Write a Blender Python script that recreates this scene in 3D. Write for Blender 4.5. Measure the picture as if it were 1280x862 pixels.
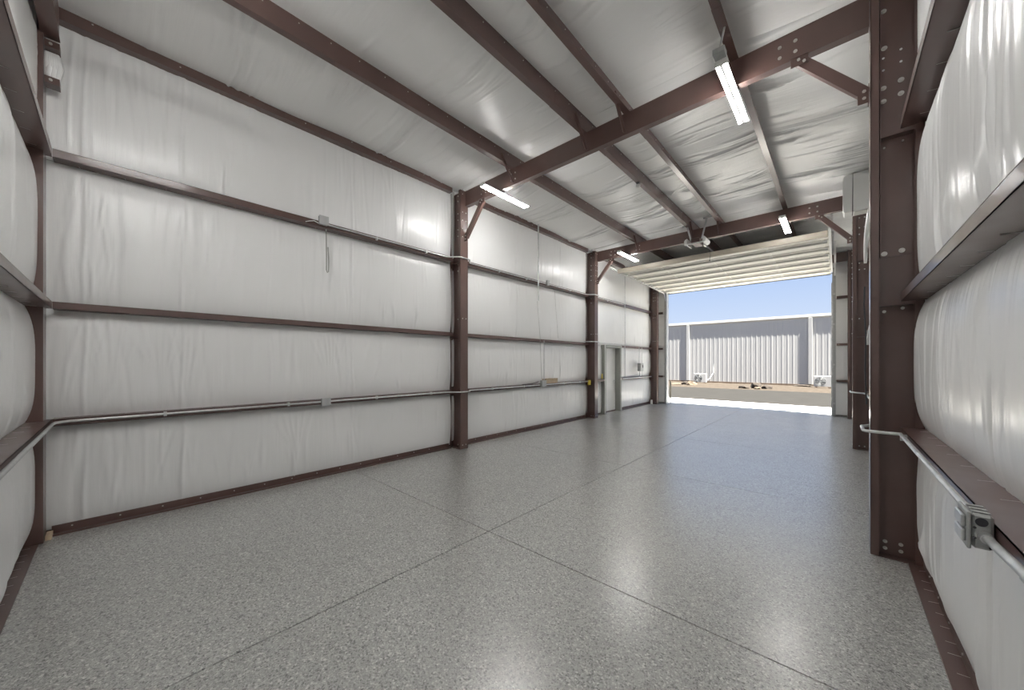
import bpy, math, random
import numpy as np
from mathutils import Vector, Matrix

for o in list(bpy.data.objects): bpy.data.objects.remove(o)
scene = bpy.context.scene
C = scene.collection
random.seed(4)

# ---------------------------------------------------------------- camera
cam_d = bpy.data.cameras.new('camera')
cam = bpy.data.objects.new('camera', cam_d); C.objects.link(cam)
cam.location = (0, 0, 1.6)
cam.rotation_euler = (math.radians(90), 0, 0.7368)
cam_d.sensor_width = 36.0
cam_d.lens = 449.19 / 1280 * 36
cam_d.shift_y = (452.4 - 431) / 1280
cam_d.clip_start = 0.02; cam_d.clip_end = 500
scene.camera = cam

# ---------------------------------------------------------------- sky, sun, exposure
w = bpy.data.worlds.new('sky'); scene.world = w; w.use_nodes = True
nt = w.node_tree; nt.nodes.clear()
wo = nt.nodes.new('ShaderNodeOutputWorld'); bg = nt.nodes.new('ShaderNodeBackground')
geo = nt.nodes.new('ShaderNodeTexCoord'); sep = nt.nodes.new('ShaderNodeSeparateXYZ')
rp = nt.nodes.new('ShaderNodeValToRGB')
nt.links.new(geo.outputs['Generated'], sep.inputs[0]); nt.links.new(sep.outputs['Z'], rp.inputs[0])
nt.links.new(rp.outputs[0], bg.inputs[0]); nt.links.new(bg.outputs[0], wo.inputs[0])
rp.color_ramp.elements[0].position = 0.0; rp.color_ramp.elements[0].color = (.74, .83, .96, 1)
rp.color_ramp.elements[1].position = 1.0; rp.color_ramp.elements[1].color = (.16, .32, .72, 1)
e = rp.color_ramp.elements.new(.22); e.color = (.44, .60, .92, 1)
bg.inputs[1].default_value = 0.75

sd = bpy.data.lights.new('sun', 'SUN'); sun = bpy.data.objects.new('sun', sd); C.objects.link(sun)
sd.energy = 33.0; sd.angle = math.radians(.53); sd.color = (1.0, .965, .90)
el, off = math.radians(68), math.radians(79)
sdir = Vector((math.cos(el) * math.sin(off), -math.cos(el) * math.cos(off), math.sin(el)))
sun.rotation_euler = sdir.to_track_quat('Z', 'Y').to_euler(); sun.location = (8, 5, 20)

vs = scene.view_settings
vs.view_transform = 'Standard'; vs.look = 'None'; vs.gamma = 1; vs.use_curve_mapping = False
vs.exposure = 0.45
TUBE = 122.0          # strength of the LED strips
TUBE_FILL = 70.0     # three unseen strips added as fill for the dark near end

# ---------------------------------------------------------------- materials
def mat(name, col, rough=.5, metal=0., spec=.5, coat=0.):
    m = bpy.data.materials.new(name); m.use_nodes = True
    b = m.node_tree.nodes['Principled BSDF']
    b.inputs['Base Color'].default_value = (*col, 1)
    b.inputs['Roughness'].default_value = rough
    b.inputs['Metallic'].default_value = metal
    b.inputs['Specular IOR Level'].default_value = spec
    b.inputs['Coat Weight'].default_value = coat
    m['col'] = col
    return m
def nodes(m): return m.node_tree.nodes, m.node_tree.links, m.node_tree.nodes['Principled BSDF']
def vary(m, scale=(6, 6, 6), amt=.15, detail=4, bump=0., bscale=None, rvar=0.):
    n, l, b = nodes(m); col = m['col']
    tc = n.new('ShaderNodeTexCoord'); mp = n.new('ShaderNodeMapping'); mp.inputs['Scale'].default_value = scale
    nz = n.new('ShaderNodeTexNoise'); nz.inputs['Scale'].default_value = 1; nz.inputs['Detail'].default_value = detail
    l.new(tc.outputs['Object'], mp.inputs[0]); l.new(mp.outputs[0], nz.inputs['Vector'])
    mx = n.new('ShaderNodeMix'); mx.data_type = 'RGBA'
    mr = n.new('ShaderNodeMapRange'); mr.inputs[1].default_value = .3; mr.inputs[2].default_value = .7
    l.new(nz.outputs[0], mr.inputs[0]); l.new(mr.outputs[0], mx.inputs[0])
    mx.inputs[6].default_value = (*[c * (1 - amt) for c in col], 1)
    mx.inputs[7].default_value = (*[min(1, c * (1 + amt)) for c in col], 1)
    l.new(mx.outputs[2], b.inputs['Base Color'])
    if rvar:
        r0 = b.inputs['Roughness'].default_value
        mr2 = n.new('ShaderNodeMapRange'); mr2.inputs[1].default_value = .3; mr2.inputs[2].default_value = .7
        mr2.inputs[3].default_value = r0 - rvar; mr2.inputs[4].default_value = r0 + rvar
        l.new(nz.outputs[0], mr2.inputs[0]); l.new(mr2.outputs[0], b.inputs['Roughness'])
    if bump:
        nb = n.new('ShaderNodeTexNoise'); nb.inputs['Scale'].default_value = 1; nb.inputs['Detail'].default_value = 3
        mp2 = n.new('ShaderNodeMapping'); mp2.inputs['Scale'].default_value = bscale or scale
        l.new(tc.outputs['Object'], mp2.inputs[0]); l.new(mp2.outputs[0], nb.inputs['Vector'])
        bm = n.new('ShaderNodeBump'); bm.inputs['Distance'].default_value = bump; bm.inputs['Strength'].default_value = 1
        l.new(nb.outputs[0], bm.inputs['Height']); l.new(bm.outputs[0], b.inputs['Normal'])
    return m

M = {}
M['steel'] = vary(mat('brown_painted_steel', (.106, .060, .051), .38, coat=.5), (3, 3, 3), .12, rvar=.06)
M['steel'].node_tree.nodes['Principled BSDF'].inputs['Coat Roughness'].default_value = .13
M['vinyl'] = vary(mat('white_vinyl_facing', (.86, .86, .855), .29, spec=.65), (1.2, 1.2, 1.2), .02, bump=.002, bscale=(28, 28, 1.6))
M['vinyl_roof'] = vary(mat('white_vinyl_facing_roof', (.87, .87, .86), .30, spec=.5), (1.2, 1.2, 1.2), .02, bump=.0025, bscale=(2.0, 26, 1))
M['galv'] = vary(mat('galvanised_steel', (.62, .63, .63), .38, metal=.85), (14, 14, 14), .12)
M['galvd'] = vary(mat('galvanised_jamb', (.50, .51, .51), .5, metal=.35), (9, 9, 3), .10)
M['bolt'] = mat('zinc_bolt', (.55, .53, .50), .38, metal=.7)
M['dark'] = mat('dark_rubber', (.03, .03, .035), .6)
M['white'] = vary(mat('white_plastic', (.80, .80, .78), .35), (3, 3, 3), .03)
M['casing'] = mat('pale_casing_enamel', (.42, .415, .40), .5)
M['fixture'] = mat('white_fixture_enamel', (.78, .78, .75), .35)
M['cream'] = vary(mat('cream_door_steel', (.76, .74, .67), .45), (2, 8, 2), .05)
M['creamd'] = vary(mat('beige_strut', (.60, .59, .55), .45), (2, 8, 2), .05)
M['beige'] = vary(mat('brown_beige_strut', (.33, .295, .24), .5), (2, 8, 2), .05)
M['box'] = vary(mat('grey_metal_box', (.36, .37, .36), .42, metal=.3), (20, 20, 20), .10)
M['jamb'] = vary(mat('grey_door_jamb', (.30, .31, .28), .5), (4, 4, 4), .05)
M['leaf'] = vary(mat('white_door_leaf', (.76, .76, .74), .45), (3, 3, 3), .03)
M['card'] = vary(mat('tan_cardboard', (.50, .39, .27), .8), (25, 25, 25), .10)
M['yellow'] = mat('yellow_plastic', (.75, .60, .10), .5)
M['cable'] = mat('grey_cable', (.45, .45, .43), .5)
M['asphalt'] = vary(mat('asphalt', (.028, .0268, .0243), .9, spec=.08), (1.5, 1.5, 1.5), .10, detail=10, bump=.02, bscale=(60, 60, 60))
M['gravel'] = vary(mat('gravel_soil', (.055, .045, .035), .95, spec=.08), (5, 5, 5), .22, detail=12, bump=.05, bscale=(18, 18, 18))
M['conc'] = vary(mat('pale_concrete', (.84, .82, .77), .85), (1.2, 1.2, 1.2), .06, detail=8)
M['siding'] = vary(mat('white_ribbed_siding', (.40, .395, .38), .5), (.5, .5, .5), .03)
M['trimw'] = mat('cream_roof_trim', (.80, .78, .70), .5)
M['rust'] = vary(mat('brown_base_trim', (.16, .115, .08), .7), (5, 5, 5), .2)
M['rock'] = vary(mat('brown_rock', (.032, .024, .017), .95), (9, 9, 9), .35, detail=8)
M['rockl'] = vary(mat('tan_rock', (.11, .082, .055), .95), (9, 9, 9), .3, detail=8)
M['post'] = mat('olive_post_paint', (.13, .115, .08), .6)
for nm, st in (('led', TUBE), ('led_fill', TUBE_FILL)):
    em = bpy.data.materials.new(nm + '_strip'); em.use_nodes = True
    _n = em.node_tree.nodes; _n.clear(); _o = _n.new('ShaderNodeOutputMaterial'); _e = _n.new('ShaderNodeEmission')
    _e.inputs[0].default_value = (1, .99, .965, 1); _e.inputs[1].default_value = st
    em.node_tree.links.new(_e.outputs[0], _o.inputs[0]); M[nm] = em

# epoxy flake floor
fm = mat('grey_flake_epoxy', (.3, .3, .29), .30, spec=.5); M['floor'] = fm
n, l, b = nodes(fm)
tc = n.new('ShaderNodeTexCoord')
def vor(sc):
    v = n.new('ShaderNodeTexVoronoi'); v.inputs['Scale'].default_value = sc; l.new(tc.outputs['Object'], v.inputs['Vector'])
    s = n.new('ShaderNodeSeparateColor'); l.new(v.outputs['Color'], s.inputs[0]); return s
s1, s2 = vor(105), vor(230)
r1 = n.new('ShaderNodeValToRGB'); cr = r1.color_ramp; cr.interpolation = 'CONSTANT'
cr.elements[0].position = 0; cr.elements[0].color = (.07, .07, .068, 1)
cr.elements[1].position = .14; cr.elements[1].color = (.27, .27, .255, 1)
for p, c in ((.48, .34), (.78, .46), (.93, .68)):
    q = cr.elements.new(p); q.color = (c, c, c * .955, 1)
l.new(s1.outputs[0], r1.inputs[0])
r2 = n.new('ShaderNodeValToRGB'); cr = r2.color_ramp; cr.interpolation = 'CONSTANT'
cr.elements[0].position = 0; cr.elements[0].color = (.13, .13, .125, 1)
cr.elements[1].position = .2; cr.elements[1].color = (.31, .31, .295, 1)
for p, c in ((.6, .38), (.88, .55)):
    q = cr.elements.new(p); q.color = (c, c, c * .955, 1)
l.new(s2.outputs[0], r2.inputs[0])
mx = n.new('ShaderNodeMix'); mx.data_type = 'RGBA'; mx.inputs[0].default_value = .45
l.new(r1.outputs[0], mx.inputs[6]); l.new(r2.outputs[0], mx.inputs[7])
nz = n.new('ShaderNodeTexNoise'); nz.inputs['Scale'].default_value = .8; nz.inputs['Detail'].default_value = 4
l.new(tc.outputs['Object'], nz.inputs['Vector'])
mr = n.new('ShaderNodeMapRange'); mr.inputs[1].default_value = .3; mr.inputs[2].default_value = .7
mr.inputs[3].default_value = 1.14; mr.inputs[4].default_value = 1.20; l.new(nz.outputs[0], mr.inputs[0])
ml = n.new('ShaderNodeMix'); ml.data_type = 'RGBA'; ml.blend_type = 'MULTIPLY'; ml.inputs[0].default_value = 1
l.new(mx.outputs[2], ml.inputs[6]); l.new(mr.outputs[0], ml.inputs[7]); l.new(ml.outputs[2], b.inputs['Base Color'])
bp = n.new('ShaderNodeBump'); bp.inputs['Distance'].default_value = .0002; bp.inputs['Strength'].default_value = .25
l.new(s1.outputs[1], bp.inputs['Height']); l.new(bp.outputs[0], b.inputs['Normal'])
nr = n.new('ShaderNodeTexNoise'); nr.inputs['Scale'].default_value = 2.2; nr.inputs['Detail'].default_value = 5
l.new(tc.outputs['Object'], nr.inputs['Vector'])
m3 = n.new('ShaderNodeMapRange'); m3.inputs[1].default_value = .3; m3.inputs[2].default_value = .7
m3.inputs[3].default_value = .33; m3.inputs[4].default_value = .39
b.inputs['Coat Weight'].default_value = 1; b.inputs['Coat Roughness'].default_value = .27; b.inputs['Coat IOR'].default_value = 1.9; l.new(nr.outputs[0], m3.inputs[0]); l.new(m3.outputs[0], b.inputs['Roughness'])

# ---------------------------------------------------------------- mesh helpers
class MB:
    def __init__(s): s.v = []; s.f = []; s.smooth = []
    def add(s, vs_, fs_, sm=False):
        k = len(s.v); s.v += [tuple(p) for p in vs_]; s.f += [tuple(i + k for i in f) for f in fs_]; s.smooth += [sm] * len(fs_); return s
    def box(s, x0, x1, y0, y1, z0, z1, bev=0):
        if x0 > x1: x0, x1 = x1, x0
        if y0 > y1: y0, y1 = y1, y0
        if z0 > z1: z0, z1 = z1, z0
        if bev:   # chamfered box: 24 vertices
            c = []; idx = {}
            for i, X in enumerate((x0, x1)):
                for j, Y in enumerate((y0, y1)):
                    for k, Z in enumerate((z0, z1)):
                        sx, sy, sz = (1, -1)[i], (1, -1)[j], (1, -1)[k]
                        idx[i, j, k] = len(c)
                        c += [(X, Y + sy * bev, Z + sz * bev), (X + sx * bev, Y, Z + sz * bev), (X + sx * bev, Y + sy * bev, Z)]
            f = []
            for a in (0, 1):
                f.append([idx[a, 0, 0], idx[a, 1, 0], idx[a, 1, 1], idx[a, 0, 1]])
                f.append([idx[0, a, 0] + 1, idx[1, a, 0] + 1, idx[1, a, 1] + 1, idx[0, a, 1] + 1])
                f.append([idx[0, 0, a] + 2, idx[1, 0, a] + 2, idx[1, 1, a] + 2, idx[0, 1, a] + 2])
            for a in (0, 1):
                for d in (0, 1):
                    f.append([idx[a, d, 0], idx[a, d, 1], idx[a, d, 1] + 1, idx[a, d, 0] + 1])
                    f.append([idx[a, 0, d], idx[a, 1, d], idx[a, 1, d] + 2, idx[a, 0, d] + 2])
                    f.append([idx[0, a, d] + 1, idx[1, a, d] + 1, idx[1, a, d] + 2, idx[0, a, d] + 2])
                    for g in (0, 1): f.append([idx[a, d, g], idx[a, d, g] + 1, idx[a, d, g] + 2])
            return s.add(c, f)
        p = [(x0, y0, z0), (x1, y0, z0), (x1, y1, z0), (x0, y1, z0), (x0, y0, z1), (x1, y0, z1), (x1, y1, z1), (x0, y1, z1)]
        return s.add(p, [(0, 3, 2, 1), (4, 5, 6, 7), (0, 1, 5, 4), (1, 2, 6, 5), (2, 3, 7, 6), (3, 0, 4, 7)])
    def prism(s, prof, axis, a, b):
        """closed outline 'prof' (2D) extruded along axis 0/1/2 from a to b"""
        def P(q, t): 
            r = list(q); r.insert(axis, t); return tuple(r)
        k = len(prof)
        vs_ = [P(q, a) for q in prof] + [P(q, b) for q in prof]
        fs_ = [tuple(range(k)), tuple(range(2 * k - 1, k - 1, -1))] + [(i, (i + 1) % k, (i + 1) % k + k, i + k) for i in range(k)]
        return s.add(vs_, fs_)
    def tube(s, pts, r, seg=10, caps=True):
        pts = [Vector(p) for p in pts]; rings = []; up = None
        for i, p in enumerate(pts):
            if i == 0: t = pts[1] - p
            elif i == len(pts) - 1: t = p - pts[-2]
            else: t = (pts[i + 1] - p).normalized() + (p - pts[i - 1]).normalized()
            t.normalize()
            if up is None: up = t.orthogonal().normalized()
            u = (up - t * up.dot(t)).normalized(); up = u; v_ = t.cross(u)
            rr = r[i] if isinstance(r, (list, tuple)) else r
            rings.append([p + (u * math.cos(2 * math.pi * k / seg) + v_ * math.sin(2 * math.pi * k / seg)) * rr for k in range(seg)])
        vs_ = [q for g in rings for q in g]; fs_ = []
        for i in range(len(rings) - 1):
            for k in range(seg):
                a = i * seg + k; b = i * seg + (k + 1) % seg
                fs_.append((a, b, b + seg, a + seg))
        s.add(vs_, fs_, True)
        if caps:
            s.add(rings[0], [tuple(range(seg - 1, -1, -1))]); s.add(rings[-1], [tuple(range(seg))])
        return s
    def disc(s, c, n_, r, h, seg=8, rot=0):
        n_ = Vector(n_).normalized(); c = Vector(c); u = n_.orthogonal().normalized(); v_ = n_.cross(u)
        a = [c + (u * math.cos(2 * math.pi * k / seg + rot) + v_ * math.sin(2 * math.pi * k / seg + rot)) * r for k in range(seg)]
        b_ = [p + n_ * h for p in a]
        return s.add(a + b_, [tuple(range(seg - 1, -1, -1)), tuple(range(seg, 2 * seg))] + [(k, (k + 1) % seg, (k + 1) % seg + seg, k + seg) for k in range(seg)])
    def build(s, name, m, parent=None, origin=None):
        o0 = Vector(origin) if origin is not None else (Vector(parent['o']) if parent is not None and 'o' in parent else Vector((0, 0, 0)))
        me = bpy.data.meshes.new(name)
        me.from_pydata([tuple(Vector(p) - o0) for p in s.v], [], s.f); me.update()
        me.polygons.foreach_set('use_smooth', s.smooth)
        me.materials.append(m)
        o = bpy.data.objects.new(name, me); C.objects.link(o)
        if parent is not None:
            o.parent = parent
            # a sub-part shares its part's origin
            o['o_'] = 1; del o['o_']
            o.location = (0, 0, 0)
        else: o.location = o0
        o['o'] = list(o0)
        return o

def tag(o, label, cat, group=None):
    o['label'] = label; o['category'] = cat
    if group: o['group'] = group
    return o
def thing(name, label, cat, loc, group=None):
    o = bpy.data.objects.new(name, None); C.objects.link(o); o.location = loc; o['o'] = list(loc)
    o.empty_display_size = .1
    return tag(o, label, cat, group)
def struct(o): o['kind'] = 'structure'; return o
def stuff(o): o['kind'] = 'stuff'; return o
def shell(name, mb, m):
    return struct(mb.build(name, m))

# ---------------------------------------------------------------- dimensions (metres)
XL, XR = -5.42, .51            # insulation planes
YB, YF = -.53, 14.36
ZR = 4.95
GL, GR, GB = -5.28, .37, -.39  # inner faces of girts
FL, FR = -5.10, .20            # inner faces of columns
FY = [(4.22, 4.40), (9.11, 9.29), (13.82, 14.00)]
G1 = (1.015, 1.08); G2 = (2.085, 2.15); G3 = (3.465, 3.54)
DX0, DX1, DZ = -4.93, -.12, 4.27

# ---------------------------------------------------------------- structure: floor of slabs
floor = shell('floor', MB().box(-5.7, .75, -.8, 14.55, -.30, -.03), M['conc'])
XJ = -2.45; YJ = [2.37, 5.29, 8.0, 10.75, 13.0]
g = .0045
ys = [-.8] + YJ + [14.55]
for i in range(6):
    for a, b_ in ((-5.7, XJ), (XJ, .75)):
        y0 = ys[i] + (g if i else 0); y1 = ys[i + 1] - (g if i < 5 else 0)
        x0 = a + (g if a == XJ else 0); x1 = b_ - (g if b_ == XJ else 0)
        MB().box(x0, x1, y0, y1, -.03, 0, bev=.002).build('slab', M['floor'], floor)

# ---------------------------------------------------------------- insulation blankets
def blanket(name, parent, org, ud, vd, nd, U, V, seed, bulge=.05, du=.012, nv=26, ncre=60, seams=(), amp=.0042, material='vinyl', seam_amp=.010, vshape=4, ends=.18, long=False, curve=0.0, sign=1):
    rng = np.random.default_rng(seed)
    nu = max(8, int(U / du)); u = np.linspace(0, U, nu + 1); v = np.linspace(0, 1, nv + 1)
    uu, vv = np.meshgrid(u, v, indexing='ij')
    prof = 1 - np.abs(2 * vv - 1) ** vshape
    eu = np.clip(np.minimum(uu, U - uu) / ends, 0, 1); eu = np.sqrt(np.clip(eu * (2 - eu), 0, 1)) * .55 + .45
    d = bulge * prof * eu
    # slow pillowing between the seams
    ph = rng.uniform(0, 6, 3)
    d += bulge * (.5 if material == 'vinyl_roof' else .16) * prof * (np.sin(uu * 2.1 + ph[0]) + .6 * np.sin(uu * 4.7 + ph[1] + vv * .8))
    sg = 1 if not long else 1
    # creases
    allc = []
    for k in range(int(ncre * U / 4.7)):
        allc.append((rng.uniform(0, U), rng.normal(0, .05), rng.uniform(.010, .034), rng.choice([-1, 1, 1]) * amp * rng.uniform(.3, 1.5), rng.uniform(-.2, .9), rng.uniform(.25, 1.1)))
    for sx in seams:
        if not (0 < sx < U): continue
        allc.append((sx, 0, .014 if sign > 0 else .02, seam_amp * sign * (1 if sign > 0 else 1.5), -.5, 2.0))
        for k in range(11):
            allc.append((sx + rng.normal(0, .16), rng.normal(0, .12), rng.uniform(.011, .032), rng.choice([-1, 1]) * seam_amp * rng.uniform(.25, .8), rng.uniform(-.3, .6), rng.uniform(.3, 1.2)))
    # tension fans at the upper / lower edge
    for k in range(int(4 * U / 4.7)):
        c0 = rng.uniform(.2, U - .2); side = rng.choice([0, 1])
        for j in range(7):
            allc.append((c0 + (j - 3) * .035, (j - 3) * rng.uniform(.05, .16), .012, amp * rng.uniform(.8, 1.8), side * .55 - .15, .6))
    for (c, sl, wd, a, v0, vl) in allc:
        lo = int(max(0, (c - .6) / U * nu)); hi = int(min(nu + 1, (c + .6) / U * nu + 1))
        if hi <= lo: continue
        U_ = uu[lo:hi]; V_ = vv[lo:hi]
        cen = c + sl * (V_ - .5) + .012 * np.sin(V_ * 5 + c * 9) + curve * (V_ - .5) ** 2
        fade = np.clip(1 - np.abs((V_ - (v0 + vl / 2)) / (vl / 2 + 1e-6)) ** 2, 0, 1)
        d[lo:hi] += a * np.exp(-((U_ - cen) / wd) ** 2) * fade * np.clip(np.minimum(V_, 1 - V_) * 14 + (.02 if material == 'vinyl_roof' else .25), 0, 1)
    org = np.array(org, float); ud, vd, nd = map(lambda q: np.array(q, float), (ud, vd, nd))
    P = org + uu[..., None] * ud + (vv * V)[..., None] * vd + d[..., None] * nd
    V3 = P.reshape(-1, 3)
    i = np.arange(nu)[:, None] * (nv + 1) + np.arange(nv)[None, :]
    F = np.stack([i, i + nv + 1, i + nv + 2, i + 1], -1).reshape(-1, 4)
    if np.dot(np.cross(ud, vd), nd) < 0: F = F[:, ::-1]
    me = bpy.data.meshes.new(name)
    me.vertices.add(len(V3)); me.vertices.foreach_set('co', V3.ravel())
    me.loops.add(F.size); me.loops.foreach_set('vertex_index', F.ravel().astype(np.int32))
    me.polygons.add(len(F)); me.polygons.foreach_set('loop_start', np.arange(0, F.size, 4, dtype=np.int32))
    me.polygons.foreach_set('loop_total', np.full(len(F), 4, np.int32))
    me.polygons.foreach_set('use_smooth', np.ones(len(F), bool))
    me.update(calc_edges=True); me.materials.append(M[material])
    o = bpy.data.objects.new(name, me); C.objects.link(o); o.parent = parent
    return o

wl = shell('wall_left', MB().box(-5.66, -5.62, -.8, 14.5, -.02, 5.2), M['siding'])
wr = shell('wall_right', MB().box(.68, .72, -.8, 14.5, -.02, 5.2), M['siding'])
wb = shell('wall_back', MB().box(-5.62, .68, -.76, -.72, -.02, 5.2), M['siding'])
wf = MB().box(-5.66, DX0 - .02, 14.5, 14.54, -.02, 5.2).box(DX1 + .02, .72, 14.5, 14.54, -.02, 5.2).box(DX0 - .02, DX1 + .02, 14.5, 14.54, DZ + .12, 5.2)
wf = shell('wall_front', wf, M['siding'])
ce = shell('ceiling', MB().box(-5.75, .82, -.85, 14.62, 5.14, 5.18), M['siding'])

rows = [(.045, G1[0] + .01), (G1[1] - .01, G2[0] + .005), (G2[1] - .06, G3[0] + .005), (G3[1] - .065, ZR + .04)]
SEAM = [-.2, .5, 2.38, 4.2, 6.1, 7.8, 9.6, 11.5, 13.2]
bays = [(-.60, 4.33), (4.33, 9.20), (9.20, 14.40)]
k = 0
for bi, (y0, y1) in enumerate(bays):
    for ri, (z0, z1) in enumerate(rows):
        k += 1
        segs = [(y0, y1)]
        if bi == 2 and ri < 2: segs = [(9.20, 10.06), (11.19, 14.40)]
        for (a, b_) in segs:
            blanket('insulation_blanket', wl, (XL, a, z0), (0, 1, 0), (0, 0, 1), (1, 0, 0), b_ - a, z1 - z0, 10 + k,
                    bulge=.045, du=.012 if bi == 0 else .016, nv=24, ncre=75, seams=[s - a for s in SEAM])
        blanket('insulation_blanket', wr, (XR, y0, z0), (0, 1, 0), (0, 0, 1), (-1, 0, 0), y1 - y0, z1 - z0, 50 + k,
                bulge=.055 if bi == 0 else .04, du=.012, nv=28, ncre=70, seams=[s - y0 for s in (.9, 1.75, 2.45, 3.4, 5, 7, 9, 11)], amp=.0045, sign=-1)
for ri, (z0, z1) in enumerate(rows):
    blanket('insulation_blanket', wb, (-5.55, YB, z0), (1, 0, 0), (0, 0, 1), (0, 1, 0), 6.15, z1 - z0, 80 + ri, bulge=.06, du=.014, nv=24, ncre=70, seams=[1.4, 3.2, 5.0])
    for (a, b_) in ((-5.5, DX0 - .07), (DX1 + .06, .60)):
        blanket('insulation_blanket', wf, (a, YF, z0), (1, 0, 0), (0, 0, 1), (0, -1, 0), b_ - a, z1 - z0, 90 + ri, bulge=.02, du=.03, nv=12, ncre=30)
blanket('insulation_blanket', wf, (DX0 - .07, YF, DZ + .14), (1, 0, 0), (0, 0, 1), (0, -1, 0), DX1 - DX0 + .13, ZR - DZ - .12, 99, bulge=.02, du=.03, nv=8, ncre=30)

PX = [(-3.90, -1), (-2.56, -1), (-2.013, 1), (-.839, 1)]   # purlin web x, direction its lower flange points
cx = [XL - .06] + [p[0] for p in PX] + [XR + .06]
for i in range(5):
    zl = ZR - .10 if i == 0 else ZR
    zr_ = ZR - .10 if i == 4 else ZR
    dv = Vector((cx[i + 1] - cx[i], 0, zr_ - zl)); w_ = dv.length; dv.normalize()
    nd_ = Vector((dv.z, 0, -dv.x))
    for j, (y0, y1) in enumerate(((-.62, 4.36), (4.36, 9.25), (9.25, 14.45))):
        blanket('roof_blanket', ce, (cx[i], y0, zl), (0, 1, 0), tuple(dv), tuple(nd_), y1 - y0, w_, 200 + i * 7 + j, bulge=.045 if w_ > .9 else .03,
                du=.013, nv=20, ncre=26, seams=[s - y0 for s in (.9, 2.75, 4.9, 6.4, 8.1, 10, 12)], amp=.009, seam_amp=.022,
                material='vinyl_roof', vshape=2.2, ends=.3, curve=(.25 if i > 2 else -.2))

# backing behind the blankets at the perimeter so no daylight leaks in
MB().box(-5.62, -5.45, -.72, 14.5, 0, .04).build('sill_strip', M['steel'], wl)
MB().box(.53, .68, -.72, 14.5, 0, .04).build('sill_strip', M['steel'], wr)

# ---------------------------------------------------------------- base channels along the floor
def screws(pts, n_, r=.007, h=.006, seg=6):
    m = MB()
    for p in pts: m.disc(p, n_, r, h, seg)
    return m
def basechan(name, label, y0, y1, side, staples=True):
    t = thing(name, label, 'base channel', ((FL if side < 0 else .4), y0, 0), 'brown base channels on the floor')
    if side < 0:
        x0, x1 = -5.325, -5.405
    else: x0, x1 = .41, .498
    sgn = 1 if x1 > x0 else -1
    m = MB().box(x0, x1, y0, y1, .001, .010).box(x1 - sgn * .006, x1, y0, y1, .010, .080).box(x0, x0 + sgn * .004, y0, y1, .010, .016)
    m.build('channel', M['steel'], t)
    n_ = int((y1 - y0) / .31)
    o = screws([(x1 - sgn * .006, y0 + .12 + i * .31, .05) for i in range(n_)], (-sgn, 0, 0), .007, .005).build('screws', M['bolt'], t); stuff(o)
    return t
bl = [('in the long near bay of the left wall', -.40, 4.19), ('in the middle bay of the left wall', 4.43, 9.08), ('between the service door and the last column', 11.24, 13.79)]
for d_, a, b_ in bl: basechan('base_channel', 'low brown base channel with screws, ' + d_, a, b_, -1)
t = basechan('base_channel', 'wide brown base channel in the right foreground, staples along it', -.2, 4.22, 1)
basechan('base_channel', 'brown base channel along the right wall behind the big right column', 4.42, 9.08, 1)
stp = MB()
for i in range(26):
    y = .3 + i * .152 + random.uniform(-.02, .02)
    stp.tube([(.45 + random.uniform(-.01, .01), y, .0125), (.494, y + random.uniform(-.012, .012), .016)], .0012, 5)
stuff(stp.build('staples', M['bolt'], t))
t = thing('base_channel', 'brown base channel on the floor in the left foreground under the end wall', 'base channel', (-3, YB, 0), 'brown base channels on the floor')
MB().box(-5.17, .3, -.455, -.545, .001, .010).box(-5.17, .3, -.539, -.545, .01, .055).build('channel', M['steel'], t)
stp = MB()
for i in range(20):
    x = -5.1 + i * .15; stp.tube([(x, -.49, .0125), (x + random.uniform(-.01, .01), -.538, .016)], .0012, 5)
stuff(stp.build('staples', M['bolt'], t))

# ---------------------------------------------------------------- girts
def girt(label, side, y0, y1, zz, top_web, gname='brown wall girts', fasten=True):
    z0, z1 = zz; th = .004
    if side == 'L': xf, xb, s = GL, XL - .02, -1
    if side == 'R': xf, xb, s = GR, XR + .02, 1
    if side in 'LR':
        t = thing('wall_girt', label, 'girt', (xf, y0, z0), gname)
        wz = (z1 - th, z1) if top_web else (z0, z0 + th)
        MB().box(xf, xb, y0, y1, *wz).build('web', M['steel'], t)
        m = MB().box(xf, xf + s * th, y0, y1, z0, z1)
        lz = z0 if top_web else z1
        m.box(xf, xf + s * .018, y0, y1, lz - (0 if top_web else th), lz + (th if top_web else 0))
        m.build('flange', M['steel'], t)
        # fasteners holding the blanket
        if fasten:
            n_ = int((y1 - y0) / .3); zf = wz[0] - .003 if not top_web else wz[1]
            m = MB()
            for i in range(n_):
                y = y0 + .15 + i * .3
                m.tube([(xb - s * .075, y, zf), (xb - s * .02, y + .012, zf)], .0014, 4)
            stuff(m.build('staples', M['bolt'], t))
    else:
        t = thing('wall_girt', label, 'girt', (y0, GB, z0), gname)
        wz = (z1 - th, z1) if top_web else (z0, z0 + th)
        MB().box(y0, y1, GB, YB - .02, *wz).build('web', M['steel'], t)
        MB().box(y0, y1, GB - th, GB, z0, z1).build('flange', M['steel'], t)
        if fasten:
            m = MB(); zf = wz[0] - .003 if not top_web else wz[1]
            for i in range(16): m.tube([(y0 + .2 + i * .3, YB + .07, zf), (y0 + .21 + i * .3, YB + .02, zf)], .0014, 4)
            stuff(m.build('staples', M['bolt'], t))
    return t
hn = {0: 'lowest', 1: 'middle', 2: 'highest'}
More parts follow.
